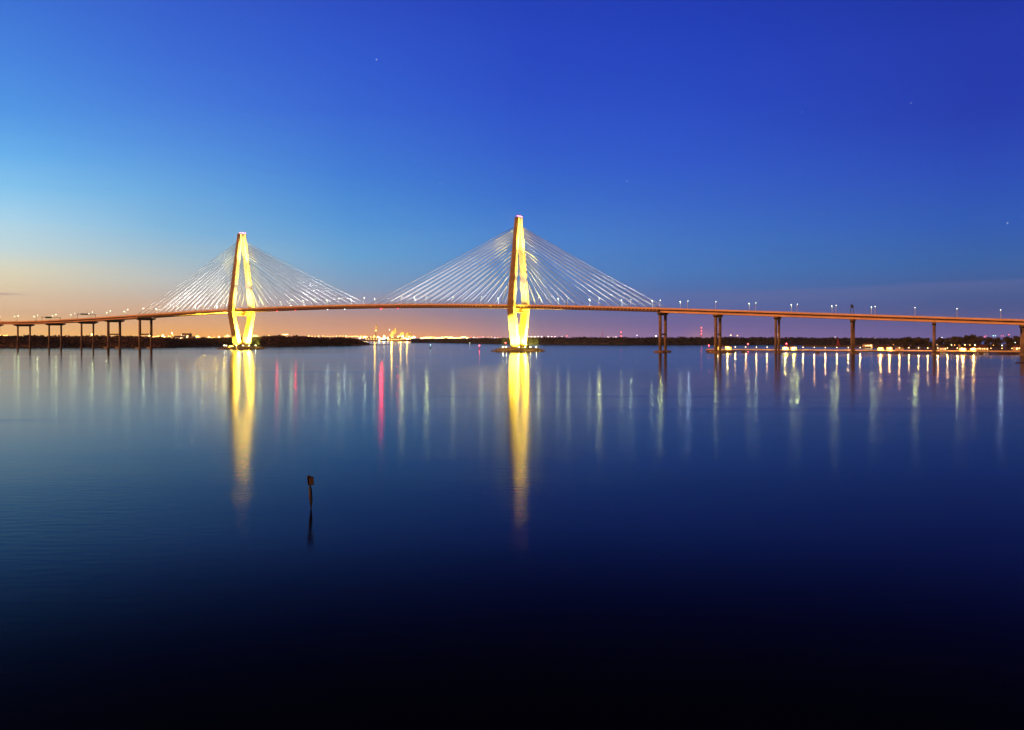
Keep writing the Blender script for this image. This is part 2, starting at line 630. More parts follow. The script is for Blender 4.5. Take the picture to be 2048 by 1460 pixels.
def build_tower(tx):
    cap = MB()
    U, A, B = leg_c(177)
    cap.loft([[(tx - A / 2 - .3, -U / 2 - .1, 176.9), (tx + A / 2 + .3, -U / 2 - .1, 176.9), (tx + A / 2 + .3, U / 2 + .1, 176.9),
               (tx - A / 2 - .3, U / 2 + .1, 176.9)],
              [(tx - A / 2 - .3, -U / 2 - .1, 178), (tx + A / 2 + .3, -U / 2 - .1, 178), (tx + A / 2 + .3, U / 2 + .1, 178),
               (tx - A / 2 - .3, U / 2 + .1, 178)]])
    cap.tube((tx, 2.5, 178), (tx, 2.5, 182.5), .18, .08)
    cap.tube((tx, -4.5, 178), (tx, -4.5, 181), .15, .08)
    for i in range(5):
        y = -6.4 + i * 3.2
        cap.tube((tx - 2.2, y, 178), (tx - 2.2, y, 179.3), .08)
        cap.tube((tx + 2.2, y, 178), (tx + 2.2, y, 179.3), .08)
    cap.tube((tx - 2.2, -6.4, 179.3), (tx - 2.2, 6.4, 179.3), .07)
    cap.tube((tx + 2.2, -6.4, 179.3), (tx + 2.2, 6.4, 179.3), .07)
    tw = cap.build('tower', TOWERC, bridge)
    for s in (-1, 1):
        rings = []
        for z in [5, 12, 20, 28, 36, 44, 52, 56, 58, 60, 64, 75, 90, 105, 120, 135, 150, 165, 176.89]:
            U, A, B = leg_c(z)
            o, i = s * U / 2, s * (U / 2 - B)
            ch = 0.7
            lo, hi = min(o, i), max(o, i)
            rings.append([(tx - A / 2 + ch, lo, z), (tx + A / 2 - ch, lo, z), (tx + A / 2, lo + ch, z), (tx + A / 2, hi - ch, z),
                          (tx + A / 2 - ch, hi, z), (tx - A / 2 + ch, hi, z), (tx - A / 2, hi - ch, z), (tx - A / 2, lo + ch, z)])
        MB().loft(rings).build('leg', TOWERC, tw)
    zb = 52.0
    cb = MB().box(tx - 3.2, tx + 3.2, -19.6, 19.6, zb, zb + 4.6)
    cb.box(tx - 3.9, tx + 3.9, -18.9, 18.9, zb - .5, zb - .003)
    cb.build('crossbeam', TOWERC, tw)
    ft = MB()
    ft.loft([[(tx + x, y, z) for x, y in ((-9, -22), (9, -22), (13, -17), (13, 17), (9, 22), (-9, 22), (-13, 17), (-13, -17))]
             for z in (1.0, 5.05)])
    hut = MB().box(tx + 7.5, tx + 11.5, 5, 10, 5.06, 8.2).box(tx + 7.2, tx + 11.8, 4.7, 10.3, 8.2, 8.5)
    ft.build('footing', CONC, tw)
    hut.build('service_hut', DARKSTEEL, tw)
    return tw


build_tower(0.0)
build_tower(T2)

# stay cables: two planes per tower, sixteen to a side
cables = []
for ti, tx in enumerate((0.0, T2)):
    for side in (-1, 1):
        main = (ti == 0 and side == -1) or (ti == 1 and side == 1)
        for k in range(16):
            d0 = 18 + (208 if main else 183) * k / 15.0
            zt_a = 100 + 66 * (k / 15.0) ** 0.72
            for s in (-1, 1):
                U, A, B = leg_c(zt_a)
                top = Vector((tx + side * A / 2 * 0.9, s * (U / 2 - 3.6), zt_a))
                tt = tx + side * d0
                bot = Vector((tt, s * 18.4, zt(tt) - 1.0))
                L = (top - bot).length
                rank = L * (1.3 if ti == 0 else 1.0) * (1.1 if s < 0 else 1.0)
                cables.append((rank, top, bot))
cables.sort(key=lambda c: -c[0])
rest = MB()


def cable_mesh(mb, top, bot):
    d = (top - bot)
    L = d.length
    d = d / L
    n = 8
    pts = []
    for i in range(n + 1):
        f = i / n
        p = bot + d * (L * f)
        p.z -= 4 * f * (1 - f) * L * 0.004        # slight sag
        pts.append(p)
    mb.path(pts, [0.38] * (n + 1), 6)
    mb.tube(bot, bot + d * 5.0, 0.42, 0.42, 6)    # damper sleeve
    return mb


for i, (_, top, bot) in enumerate(cables):
    if i < 100:
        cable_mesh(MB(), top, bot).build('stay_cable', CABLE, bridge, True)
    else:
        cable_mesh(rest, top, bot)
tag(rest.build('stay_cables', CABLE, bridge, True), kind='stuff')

# piers
PIERS = [(-14, 3.0, 0), (48, 3.0, 0), (110.4, 3.0, 0), (175, 3.0, 0), (228.3, 4.2, 1), (291.2, 4.2, 1),
         (1325.6, 3.9, 1), (1435.8, 3.9, 1), (1554.8, 3.0, 0), (1705.5, 3.0, 0), (1868.2, 3.3, 0), (2046, 3.6, 0)]
for px, w, strut in PIERS:
    tt = t_at(px, 0)
    left = px < 1000
    zc = zt(tt) - (5.1 if abs(tt) < 205 or left else 5.6)
    hw = 20.0 if left else 18.0
    cap = MB().loft([[(tt - w * .6, -hw + 7, zc - 3.6), (tt + w * .6, -hw + 7, zc - 3.6), (tt + w * .6, hw - 7, zc - 3.6), (tt - w * .6, hw - 7, zc - 3.6)],
                     [(tt - w * .62, -hw, zc - 1.7), (tt + w * .62, -hw, zc - 1.7), (tt + w * .62, hw, zc - 1.7), (tt - w * .62, hw, zc - 1.7)],
                     [(tt - w * .62, -hw, zc), (tt + w * .62, -hw, zc), (tt + w * .62, hw, zc), (tt - w * .62, hw, zc)]])
    for y in (-16.2, -5, 5, 16.2):
        cap.box(tt - .7, tt + .7, y - .7, y + .7, zc, zc + .14)
    pier = cap.build('pier', CONC, bridge)
    W = 12.0
    for s in (-1, 1):
        MB().path([(tt, s * W, -2), (tt, s * W, zc - 3.3)], [w / 2, w / 2 * .96], 14).build('column', CONC, pier, True)
        if strut:
            MB().loft([[(tt + x * 1.0, s * W + y, z) for x, y in ((-6.5, -4), (-4, -6.5), (4, -6.5), (6.5, -4), (6.5, 4), (4, 6.5), (-4, 6.5), (-6.5, 4))]
                       for z in (-1.0, 2.1)]).build('footing', CONC, pier)
        else:
            MB().path([(tt, s * W, -1.5), (tt, s * W, 1.5)], [w * .85, w * .85], 14).build('footing', CONC, pier)
    if strut:
        zs = Z(668.5, depth(tt, 0))
        MB().box(tt - .9, tt + .9, -W + w / 2 - .05, W - w / 2 + .05, zs - 1, zs + 1).build('strut', CONC, pier)

# ------------------------------------------------------------------ rock islands at the tower feet
TWN = ('taller right tower', 'left tower')
for ti, tx in enumerate((0.0, T2)):
    c = wpos(tx, 0)
    rnd = random.Random(30 + ti)
    mb = MB()
    rings = []
    for rr, z in ((1.0, -1.0), (0.97, 0.5), (0.86, 2.0), (0.72, 3.0), (0.5, 3.4), (0.02, 3.5)):
        rings.append([(c.x + 36 * rr * math.cos(a) * (1 + .05 * math.sin(3 * a + ti)) + rnd.uniform(-.6, .6),
                       c.y + 31 * rr * math.sin(a) + rnd.uniform(-.6, .6), z + rnd.uniform(-.25, .25))
                      for a in [2 * math.pi * k / 64 for k in range(64)]])
    mb.loft(rings, False)
    for _ in range(1100):
        a = rnd.uniform(0, 2 * math.pi)
        rr = math.sqrt(rnd.uniform(.36, 1.02))
        z = 3.3 if rr < .7 else 3.3 * (1.0 - (rr - .7) / .3)
        x, y = c.x + 36.5 * rr * math.cos(a), c.y + 31.5 * rr * math.sin(a)
        s = rnd.uniform(.5, 1.2)
        p = [Vector((x, y, z)) + Vector((rnd.uniform(-s, s), rnd.uniform(-s, s), dz + rnd.uniform(-.3, .3) * s)) for dz in
             (-s * .6, -s * .6, -s * .6, s * .6, s * .6, s * .6)]
        mb.add(p, [(0, 1, 2), (3, 4, 5), (0, 1, 4, 3), (1, 2, 5, 4), (2, 0, 3, 5)])
    tag(mb.build('rock_island', ROCK), kind='structure')


# ------------------------------------------------------------------ floodlighting of the towers and added fill for the cable fans
def spot(name, tl, ul, zl, tg, power, cone, color, blend=0.6, radius=0.6):
    d = bpy.data.lights.new(name, 'SPOT')
    d.energy = power
    d.spot_size = R(cone)
    d.spot_blend = blend
    d.color = color
    d.shadow_soft_size = radius
    o = bpy.data.objects.new(name, d)
    COL.objects.link(o)
    p = wpos(tl, ul)
    q = wpos(tg[0], tg[1])
    o.location = (p.x, p.y, zl)
    o.rotation_euler = (Vector((q.x, q.y, tg[2])) - Vector(o.location)).to_track_quat('-Z', 'Y').to_euler()
    return o


YEL = (1.0, 0.75, 0.06)
PALE = (1.0, 0.79, 0.07)
proto_flood = None
for ti, tx in enumerate((0.0, T2)):
    # from the island up the lower legs
    spot('tower_floodlight', tx + 26, -9, 6, (tx, -20, 28), 7000000, 74, PALE)
    spot('tower_floodlight', tx + 26, 9, 6, (tx, 20, 28), 7000000, 74, PALE)
    spot('tower_floodlight', tx + 10, 0, 7, (tx, 20, 40), 1600000, 100, YEL)
    if ti == 0:
        spot('tower_floodlight', tx - 6, -44, 4, (tx, -22, 20), 3600000, 64, PALE, 0.4)
    else:
        spot('tower_floodlight', tx - 2, -28, 4, (tx, -16, 8), 160000, 80, PALE)
    # from the deck up each upper leg, shot between the two cable planes
    zd = zt(tx + 50)
    for q in (-1, 1):
        for uu, zz, pw, cone in ((20.5, 80, 2600000, 34), (15.5, 118, 5200000, 24), (8.5, 158, 70000000, 13)):
            spot('tower_floodlight', tx + 50, q * 1.5, zd, (tx, q * uu, zz), pw, cone, YEL if zz < 150 else (1, .79, .09), 0.85)
    # added area light without a fixture, evens the light on each cable fan
    for side in (-1, 1):
        d1 = 222 if (ti == 0) == (side < 0) else 196
        ta, tb = tx + side * 14, tx + side * d1
        pa, pb = wpos(ta, 0), wpos(tb, 0)
        A_, B_ = Vector((pa.x, pa.y, zt(ta) + .5)), Vector((pb.x, pb.y, zt(tb) + .5))
        ld = bpy.data.lights.new('added_cable_fill', 'AREA')
        ld.shape = 'RECTANGLE'
        ld.size, ld.size_y = (B_ - A_).length, 0.5
        ld.energy = (2700 if ti == 0 else 3600) * ld.size
        ld.color = (1, .97, .9)
        lo = bpy.data.objects.new('added_cable_fill', ld)
        COL.objects.link(lo)
        ex = (B_ - A_).normalized()
        ey = Vector((0, 0, 1)).cross(ex).normalized()
        ez = ex.cross(ey)
        if ez.z > 0:
            ey, ez = -ey, -ez
        lo.matrix_world = Matrix.Translation((A_ + B_) / 2) @ Matrix((ex, ey, ez)).transposed().to_4x4()
    # the fixtures that can be seen on the island
    for fi, (a, b) in enumerate(((-10, -27), (-5, -28), (12, -25), (17, -16), (20, -6), (24, 4))):
        p = wpos(tx + a, b)
        if proto_flood is None:
            fl = empty('floodlight', (p.x, p.y, 3.6), BROT)
            MB().box(-.5, .5, -.4, .4, 0, .9).tube((0, 0, .9), (0, 0, 1.7), .12).build('stand', DARKSTEEL, fl)
            MB().ball((0, 0, 2.1), .42, 8, 5).build('lens', E_FLOOD, fl)
            proto_flood = fl
        else:
            fl = copy_tree(proto_flood)
            fl.location = (p.x, p.y, 3.6)
        tag(fl, 'bright floodlight on the rocks below the %s, %s from the left' % (TWN[ti], nth(fi)), 'floodlight',
            'floodlights at the foot of the towers')

# ------------------------------------------------------------------ aviation beacons, navigation lights
for ti, tx in enumerate((0.0, T2)):
    for bi, (a, b) in enumerate(((2.0, -5.5), (2.2, 0.5), (2.2, 5.8))):
        p = wpos(tx + a, b)
        be = empty('aviation_beacon', (p.x, p.y, 178), BROT)
        MB().tube((0, 0, 0), (0, 0, 1.2), .16).build('stand', DARKSTEEL, be)
        MB().ball((0, 0, 1.8), .62 if bi != 1 else .8, 8, 5).build('lamp', E_RED, be)
        tag(be, 'red warning beacon on top of the %s, %s' % (TWN[ti], ('on its near corner', 'at its middle', 'on its far corner')[bi]),
            'beacon', 'red beacons on the tower tops')
navs = [(762.5, E_NAV, .8, 'strong red'), (795.5, E_NAV, .42, 'small red'), (554, E_NAV, .5, 'red'), (591, E_NAV, .55, 'red'),
        (655, E_NAVW, .5, 'white'), (689.5, E_NAVW, .55, 'white')]
for px, em, r, w in navs:
    tt = t_at(px, -18)
    p = wpos(tt, -18)
    nl = empty('navigation_light', (p.x, p.y, zt(tt) - 4.76), BROT)
    MB().tube((0, 0, -1.0), (0, 0, 0), .12).build('bracket', DARKSTEEL, nl)
    MB().ball((0, 0, -1.0 - r), r, 8, 5).build('lamp', em, nl)
    lamp_light('navigation_glow_%d' % int(px), nl, (0, 0, -1.6 - 2 * r), (24000 if r > .7 else 1400 if px > 760 else 3200) if em is E_NAV else 900,
               (1, .01, .02) if em is E_NAV else (.8, 1, .8), .4)
    where = {762.5: 'under mid-span', 795.5: 'right of the strong red one', 554: 'nearest the left tower',
             591: 'second right of the left tower', 655: 'left of its twin', 689.5: 'just left of mid-span'}[px]
    tag(nl, '%s navigation light hanging under the bridge deck, %s' % (w, where), 'navigation light',
        'navigation lights under the main span')

# ------------------------------------------------------------------ street lamps along the deck
NEAR = [34.5, 73, 110, 147.5, 183, 218.5, 253.5, 285, 352, 404, 446, 517, 580.6, 628.6, 676, 727, 802, 852, 905, 962, 1076,
        1135.5, 1197.5, 1261, 1319.5, 1375, 1431, 1511, 1594, 1672, 1750, 1830, 1914, 2001.6]
FAR = [1, 31.5, 70, 106.5, 143.5, 179.5, 215, 250, 314.5, 391, 434, 562.5, 607.5, 654.5, 703, 750.6, 830, 997, 1117, 1179.5, 1244, 1305,
       1361, 1498.6, 1583, 1664, 1743]
proto = None
for side, lst in ((-1, NEAR), (1, FAR)):
    for i, px in enumerate(sorted(lst)):
        u = side * 18.0
        tt = t_at(px, u)
        p = wpos(tt, u)
        if proto is None:
            lp = empty('street_lamp', (0, 0, 0))
            MB().path([(0, 0, 0), (0, 0, 9.6), (0, .5, 10.6), (0, 1.5, 11.1)], [.26, .2, .16, .13], 6).build('pole', WHITE, lp, True)
            MB().box(-.3, .3, 1.3, 2.7, 11.0, 11.3).build('hood', WHITE, lp)
            MB().ball((0, 2.0, 10.6), .44, 8, 5, .95).build('lamp', E_STREET, lp)
            lamp_light('street_lamp_light', lp, (0, 2.0, 9.6), 1900, (0.92, 1.0, 0.36), .5)
            proto = lp
        else:
            lp = copy_tree(proto)
        # no two lamps are equally bright: old tubes, new tubes, some turned away
        kindl = 'far' if side > 0 else {1375: 'white', 2001.6: 'white', 1319.5: 'strong', 1594: 'strong', 1672: 'strong', 1830: 'strong',
                                        852: 'strong', 1197.5: 'strong', 802: 'strong'}.get(px, ('plain', 'weak', 'plain', 'dull')[i % 4])
        for ch in lp.children:
            if ch.type == 'LIGHT':
                dn = 'street_lamp_light_' + kindl
                dd = bpy.data.lights.get(dn)
                if dd is None:
                    dd = ch.data.copy()
                    dd.name = dn
                    dd.energy = {'far': 750, 'white': 2300, 'strong': 3300, 'plain': 1600, 'weak': 1000, 'dull': 1300}[kindl]
                    dd.color = {'white': (.85, .97, 1), 'strong': (1, .98, .3), 'dull': (.8, 1, .55)}.get(kindl, (.92, 1, .4))
                ch.data = dd
        lp.location = (p.x, p.y, zt(tt) - 1.15)
        lp.rotation_euler = (0, 0, BROT + (0 if side < 0 else math.pi))
        tag(lp, 'white street lamp on the %s edge of the bridge deck, %s from the left' % ('near' if side < 0 else 'far', nth(i)),
            'street lamp', 'street lamps along the bridge')


# ------------------------------------------------------------------ sign gantries on the approaches
def gantry(px, panels, mat, label, h=9.5, lamps=False):
    tt = t_at(px, -18.3)
    p = wpos(tt, 0)
    g = empty('sign_gantry', (p.x, p.y, zt(tt) - 1.15), BROT)
    f = MB()
    for y in (-18.3, 18.3):
        f.box(-.25, .25, y - .2, y + .2, 0, h)
    f.box(-.2, .2, -18.3, 18.3, h - .4, h).box(-.2, .2, -18.3, 18.3, h - 1.9, h - 1.6)
    y = -18
    while y < 18:
        f.tube((0, y, h - 1.6), (0, y + 1.2, h - .4), .07, n=4)
        y += 1.2
    f.build('frame', DARKSTEEL, g)
    for (y0, y1, z0, z1) in panels:
        MB().box(.25, .45, y0, y1, z0, z1).build('sign_panel', mat, g)
    tag(g, label, 'sign gantry')
    return g


gantry(154.7, [(-11.5 + 3.1 * i, -9.2 + 3.1 * i, 7.6, 10.4) for i in range(5)], SIGNB,
       'overhead sign gantry with a row of dark panels on the left approach')
gantry(84, [(16 - 30 + 2, 16 - 16, 5.2, 8.0)], SIGNG, 'sign gantry carrying one long green panel at the far left', 7.8)
gantry(1701.5, [(-15, -9, 8.4, 12.2), (-7.5, -1, 8.0, 12.6), (1, 8, 8.4, 12.0)], SIGNB,
       'dark sign gantry above a pier of the right approach', 12.0)


# ------------------------------------------------------------------ woods, shores
def prof(pts, x):
    return float(np.interp(x, [p[0] for p in pts], [p[1] for p in pts]))


def wood(name, label, px0, px1, base, top, n, mat, seed, thick=60.0, size=(1.6, 3.4), rough=1.0):
    """a far wood: base(px) = row of its waterline, top(px) = row of its crowns"""
    rnd = random.Random(seed)
    mb = MB()
    st = 160
    rings = []
    pts = []
    ph = [rnd.uniform(0, 6.28) for _ in range(6)]

    def H(px, D):
        w = sum(math.sin(px * f + ph[i]) * a for i, (f, a) in enumerate(((.09, .5), (.21, .45), (.47, .4), (.9, .35), (1.7, .3), (3.1, .2))))
        return max(2.0, Z(prof(top, px), D) + w * rough)
    for i in range(st + 1):
        px = px0 + (px1 - px0) * i / st
        D = WD(prof(base, px))
        h = H(px, D) - 2.2
        rings.append([(X(px, D), D, 0.2), (X(px, D), D + 4, h * .72), (X(px, D + 12), D + 12, h),
                      (X(px, D + thick), D + thick, h * .95), (X(px, D + thick), D + thick, 0.2)])
    mb.loft(rings)
    for _ in range(n):
        px = rnd.uniform(px0, px1)
        D = WD(prof(base, px))
        h = H(px, D)
        f = rnd.random() ** 0.6
        dd = 12 * f * f + rnd.uniform(-2, 3) + (rnd.uniform(0, thick * .7) if f > .85 else 0)
        z = .6 + (h - 1.6) * f + rnd.uniform(-1, 1.2)
        mb.tuft((X(px, D + dd) if f > .85 else X(px, D), D + dd, z), rnd.uniform(*size), rnd)
    o = mb.build(name, mat)
    tag(o, label, 'wood', kind='stuff')
    return o


LB = [(-60, 693.4), (330, 693), (420, 691.6), (620, 690.6), (700, 689.8), (740, 689.6)]
LT = [(-60, 671), (60, 671), (120, 671.5), (200, 671.2), (300, 673.5), (345, 676), (370, 677.5), (420, 675.5), (500, 674), (530, 672.5), (560, 670.8),
      (600, 671.6), (625, 674), (670, 674.8), (700, 675.5), (715, 678), (727, 683), (738, 688)]
wood('wooded_island', 'dark brown wooded island behind the left half of the bridge', -60, 738, LB, LT, 9000, LEAF, 11)
RB = [(822, 684.5), (900, 685.4), (1000, 686.8), (1100, 688), (1250, 688.8), (1500, 688.6), (1850, 688.6)]
RT = [(822, 679.5), (835, 677.6), (900, 677), (1000, 675.6), (1040, 674.6), (1100, 674.2), (1300, 674.6), (1360, 674), (1420, 674.4), (1500, 674.2),
      (1560, 674.8), (1700, 675.6), (1850, 676)]
wood('far_wood', 'long navy wood along the far shore right of the taller tower', 822, 1850, RB, RT, 8000, LEAFHAZE, 12, rough=.8)


def land(name, rows, mat, z=0.6):
    """low land: list of (px, near row, far row)"""
    mb = MB()
    rings = []
    for px, yn, yf in rows:
        dn, df_ = WD(yn), WD(yf)
        rings.append([(X(px, dn), dn, -.4), (X(px, dn + 1), dn + 1, z), (X(px, df_), df_, z), (X(px, df_), df_, -.4)])
    mb.loft(rings)
    return tag(mb.build(name, mat), kind='structure')


land('shore', [(700, 690.0, 688.2), (735, 690.2, 688.9), (765, 690.0, 689.3), (789, 689.8, 689.5)], MUD, .5)
land('far_shore', [(640, 682.2, 679), (735, 682.2, 679), (830, 682.2, 679), (1000, 683, 679), (1160, 683, 679)], MUD, 1.5)
land('right_shore', [(1700, 695, 692), (1780, 697, 690), (1860, 699.5, 689), (1960, 701, 689), (2040, 702, 689), (2180, 703, 689)], MUD, 1.2)
land('marsh', [(1604, 692.8, 691.6), (1640, 693.6, 691.4), (1700, 695, 691), (1760, 696, 690)], MARSH, .7)
land('mud_bank', [(1992, 708.4, 706.9), (2012, 709.2, 706.6), (2044, 709.4, 706.4), (2110, 709.6, 706)], MUD, .5)
land('mud_flat', [(2030.5, 726.6, 725.4), (2040, 727.4, 724.6), (2060, 727.6, 724.4), (2110, 727.8, 724)], MUD, .35)
# reeds on the marsh
rnd = random.Random(5)
mb = MB()
for _ in range(1500):
    px = rnd.uniform(1606, 1775)
    D = WD(rnd.uniform(691.8, 693.4 + (px - 1606) / 170 * 2.4))
    mb.tuft((X(px, D), D, rnd.uniform(.8, 2.4)), rnd.uniform(.7, 1.5), rnd)
tag(mb.build('marsh_reeds', MARSH), 'low dark reeds on the marsh spit behind the pier', 'reeds', kind='stuff')


# trees on the right bank, each one on its own
def tree_mesh(seed, h, w):
    rnd = random.Random(seed)
    tm = MB()
    tm.path([(0, 0, -.5), (.2, .1, h * .25), (-.1, .2, h * .6)], [.55, .4, .2], 7)
    cm = MB()
    lobes = []
    for k in range(8):
        a = rnd.uniform(0, 6.28)
        rr = rnd.uniform(.15, .62) * w
        lobes.append((rr * math.cos(a), rr * math.sin(a), h * rnd.uniform(.45, .86), rnd.uniform(.28, .46) * w))
    lobes.append((0, 0, h * .85, .4 * w))
    for x, y, z, r in lobes:
        tm.tube((0, 0, h * .3), (x * .8, y * .8, z), .22, .08, 5)
        for _ in range(85):
            d = Vector((rnd.gauss(0, 1), rnd.gauss(0, 1), rnd.gauss(0, .8))).normalized() * r * rnd.uniform(.45, 1.05)
            cm.tuft((x + d.x, y + d.y, max(h * .2, z + d.z)), rnd.uniform(.55, 1.2), rnd)
    return tm, cm


kinds = []
for k, (h, w) in enumerate(((14, 7), (16, 8), (12, 8), (18, 8), (13, 6))):
    tr = empty('oak_tree', (0, 0, -500))
    a, b = tree_mesh(60 + k, h, w)
    a.build('trunk', BARK, tr, True)
    b.build('crown', LEAF2, tr)
    kinds.append((tr, h, w))
used = [False] * 5
TT = [(1786, 683), (1800, 678.5), (1818, 676.5), (1836, 676), (1855, 677.5), (1880, 676.5), (1898, 676), (1912, 675.4), (1930, 674), (1946, 672.6),
      (1960, 673), (1978, 675.5), (1996, 676.2), (2014, 674.6), (2032, 673.8), (2050, 674.5), (2072, 675)]
rnd = random.Random(3)
spots = []
for px, y in TT:
    D = rnd.uniform(1330, 1400)
    spots.append((px, D, Z(y, D)))
for i in range(20):
    px = 1796 + 14.5 * i + rnd.uniform(-5, 5)
    D = rnd.uniform(1230, 1300)
    spots.append((px, D, rnd.uniform(6.5, 9.5)))
spots.sort(key=lambda s: (s[1] < 1315, s[0]))
cnt = [0, 0]
for i, (px, D, h) in enumerate(spots):
    k = rnd.randrange(5)
    tr, h0, w0 = kinds[k]
    o = tr if not used[k] else copy_tree(tr)
    used[k] = True
    s = max(h, 5) / h0
    o.location = (X(px, D), D, 1.0)
    o.rotation_euler = (0, 0, rnd.uniform(0, 6.28))
    o.scale = (s * 1.12, s * 1.12, s)
    fr_ = 1 if D < 1315 else 0
    tag(o, '%s dark oak on the right bank, %s from the left in the %s row' % ('small' if fr_ else 'tall', nth(cnt[fr_]), 'front' if fr_ else 'back'),
        'tree', 'trees on the right bank')
    cnt[fr_] += 1


# houses among them
def house(px, D, w, h, label, wins, roofm=ROOF, z0=1.2):
    hs = empty('house', (X(px, D), D, z0))
    MB().box(-w / 2, w / 2, 0, w * .5, 0, h).build('wall', CREAM, hs)
    MB().loft([[(-w / 2 - .5, -.6, h), (w / 2 + .5, -.6, h), (w / 2 + .5, w * .5 + .6, h), (-w / 2 - .5, w * .5 + .6, h)],
               [(-w / 2 + w * .2, w * .24, h + w * .2), (w / 2 - w * .2, w * .24, h + w * .2), (w / 2 - w * .2, w * .26, h + w * .2),
                (-w / 2 + w * .2, w * .26, h + w * .2)]]).build('roof', roofm, hs)
    for (x, z, ww, wh) in wins:
        MB().box(x - ww / 2, x + ww / 2, -.08, -.003, z - wh / 2, z + wh / 2).build('window', E_WIN, hs)
    tag(hs, label, 'house')


house(1886, 1215, 9, 3.6, 'small low house with lit windows right of a bridge column', [(-2.8, 2, 1.2, 1.3), (.2, 2, .8, 1.2), (2.9, 2, 1.5, 1.5)])
house(1915, 1500, 9, 16, 'tall house whose lit top storey shows above the trees', [(-1.5, 14.5, 5, 1.6)])
house(1965, 1205, 16, 3.8, 'long low house with a row of lit windows behind the last pavilion', [(-6, 2.2, 1, 1.2), (-3, 2.2, 1.2, 1.3), (0, 2.2, .9, 1.2), (2.6, 2.2, 1.4, 1.4), (6.2, 2.0, 1, 2.2)])
house(2043, 1195, 15, 4.6, 'bright waterfront house at the right edge beside the last bridge pier', [(-5.8, 2.6, 2.2, 2.2), (-1.6, 3.2, 4, 1.1), (3.4, 2.6, 3.4, 2.4)])
house(1737, 1560, 15, 4.4, 'lone yellow lit house on the marsh left of the oaks', [(-4.6, 2.4, 2.6, 1.6), (-.6, 2.6, 3, 2), (4, 2.6, 3.4, 2.6)])
house(1800, 1225, 9, 3.2, 'unlit pale-roofed house at the left end of the oaks', [], CONC)

# ------------------------------------------------------------------ fishing pier
PU = 46.0
fp = empty('fishing_pier', (O1.x, O1.y, 0), BROT)
tag(fp, 'long low lamplit timber pier running behind the right bridge columns', 'pier')
p0, p1 = t_at(1462, PU), t_at(2075, PU)
e0, e1 = t_at(1415, PU), t_at(1468, PU)
MB().box(p0, p1, PU - 3.2, PU + 3.2, 1.9, 2.5).box(p0, p1, PU - 3.5, PU - 3.2, 1.4, 2.6).build('walkway', DECKT, fp)
MB().box(e0, e1, PU - 9, PU + 9, 1.5, 2.5).box(e0 - .3, e1 + .3, PU - 9.3, PU - 9.0, .6, 2.6).build('end_platform', DECKT, fp)


def rail_run(a, b, y):
    mb = MB()
    for z in (2.75, 3.05, 3.35, 3.65):
        mb.box(a, b, y - .05, y + .05, z - .09, z + .09)
    mb.box(a, b, y - .14, y + .14, 3.83, 3.99)
    q = a
    while q <= b:
        mb.box(q - .1, q + .1, y - .12, y + .12, 2.5, 3.83)
        q += 2.4
    return mb


rail_run(p0 + 6, p1, PU - 3.05).build('railing', TIMBER, fp)
rail_run(p0 + 6, p1, PU + 3.05).build('railing', TIMBER, fp)
rail_run(e0, e1, PU - 8.8).build('railing', TIMBER, fp)
rail_run(e0, e1, PU + 8.8).build('railing', TIMBER, fp)
npile = 0
q = p0 + 5
while q < p1 and npile < 40:
    b = MB()
    for y in (-2.6, 2.6):
        b.tube((q, PU + y, -1.5), (q, PU + y, 1.9), .32, n=8)
    b.box(q - .4, q + .4, PU - 3.3, PU + 3.3, 1.35, 1.89)
    if npile % 4 == 1:
        b.box(q - 2.0, q + 2.0, PU - 4.6, PU + 4.4, -.6, 1.34)
    b.build('pile_bent', PILE, fp)
    npile += 1
    q += 11.0
q = e0 + 1.5
while q < e1:
    b = MB()
    for y in (-8, -4, 0, 4, 8):
        b.tube((q, PU + y, -1.5), (q, PU + y, 1.5), .4, n=8)
    b.box(q - .4, q + .4, PU - 8.8, PU + 8.8, .9, 1.49)
    b.build('pile_bent', PILE, fp)
    q += 5.2


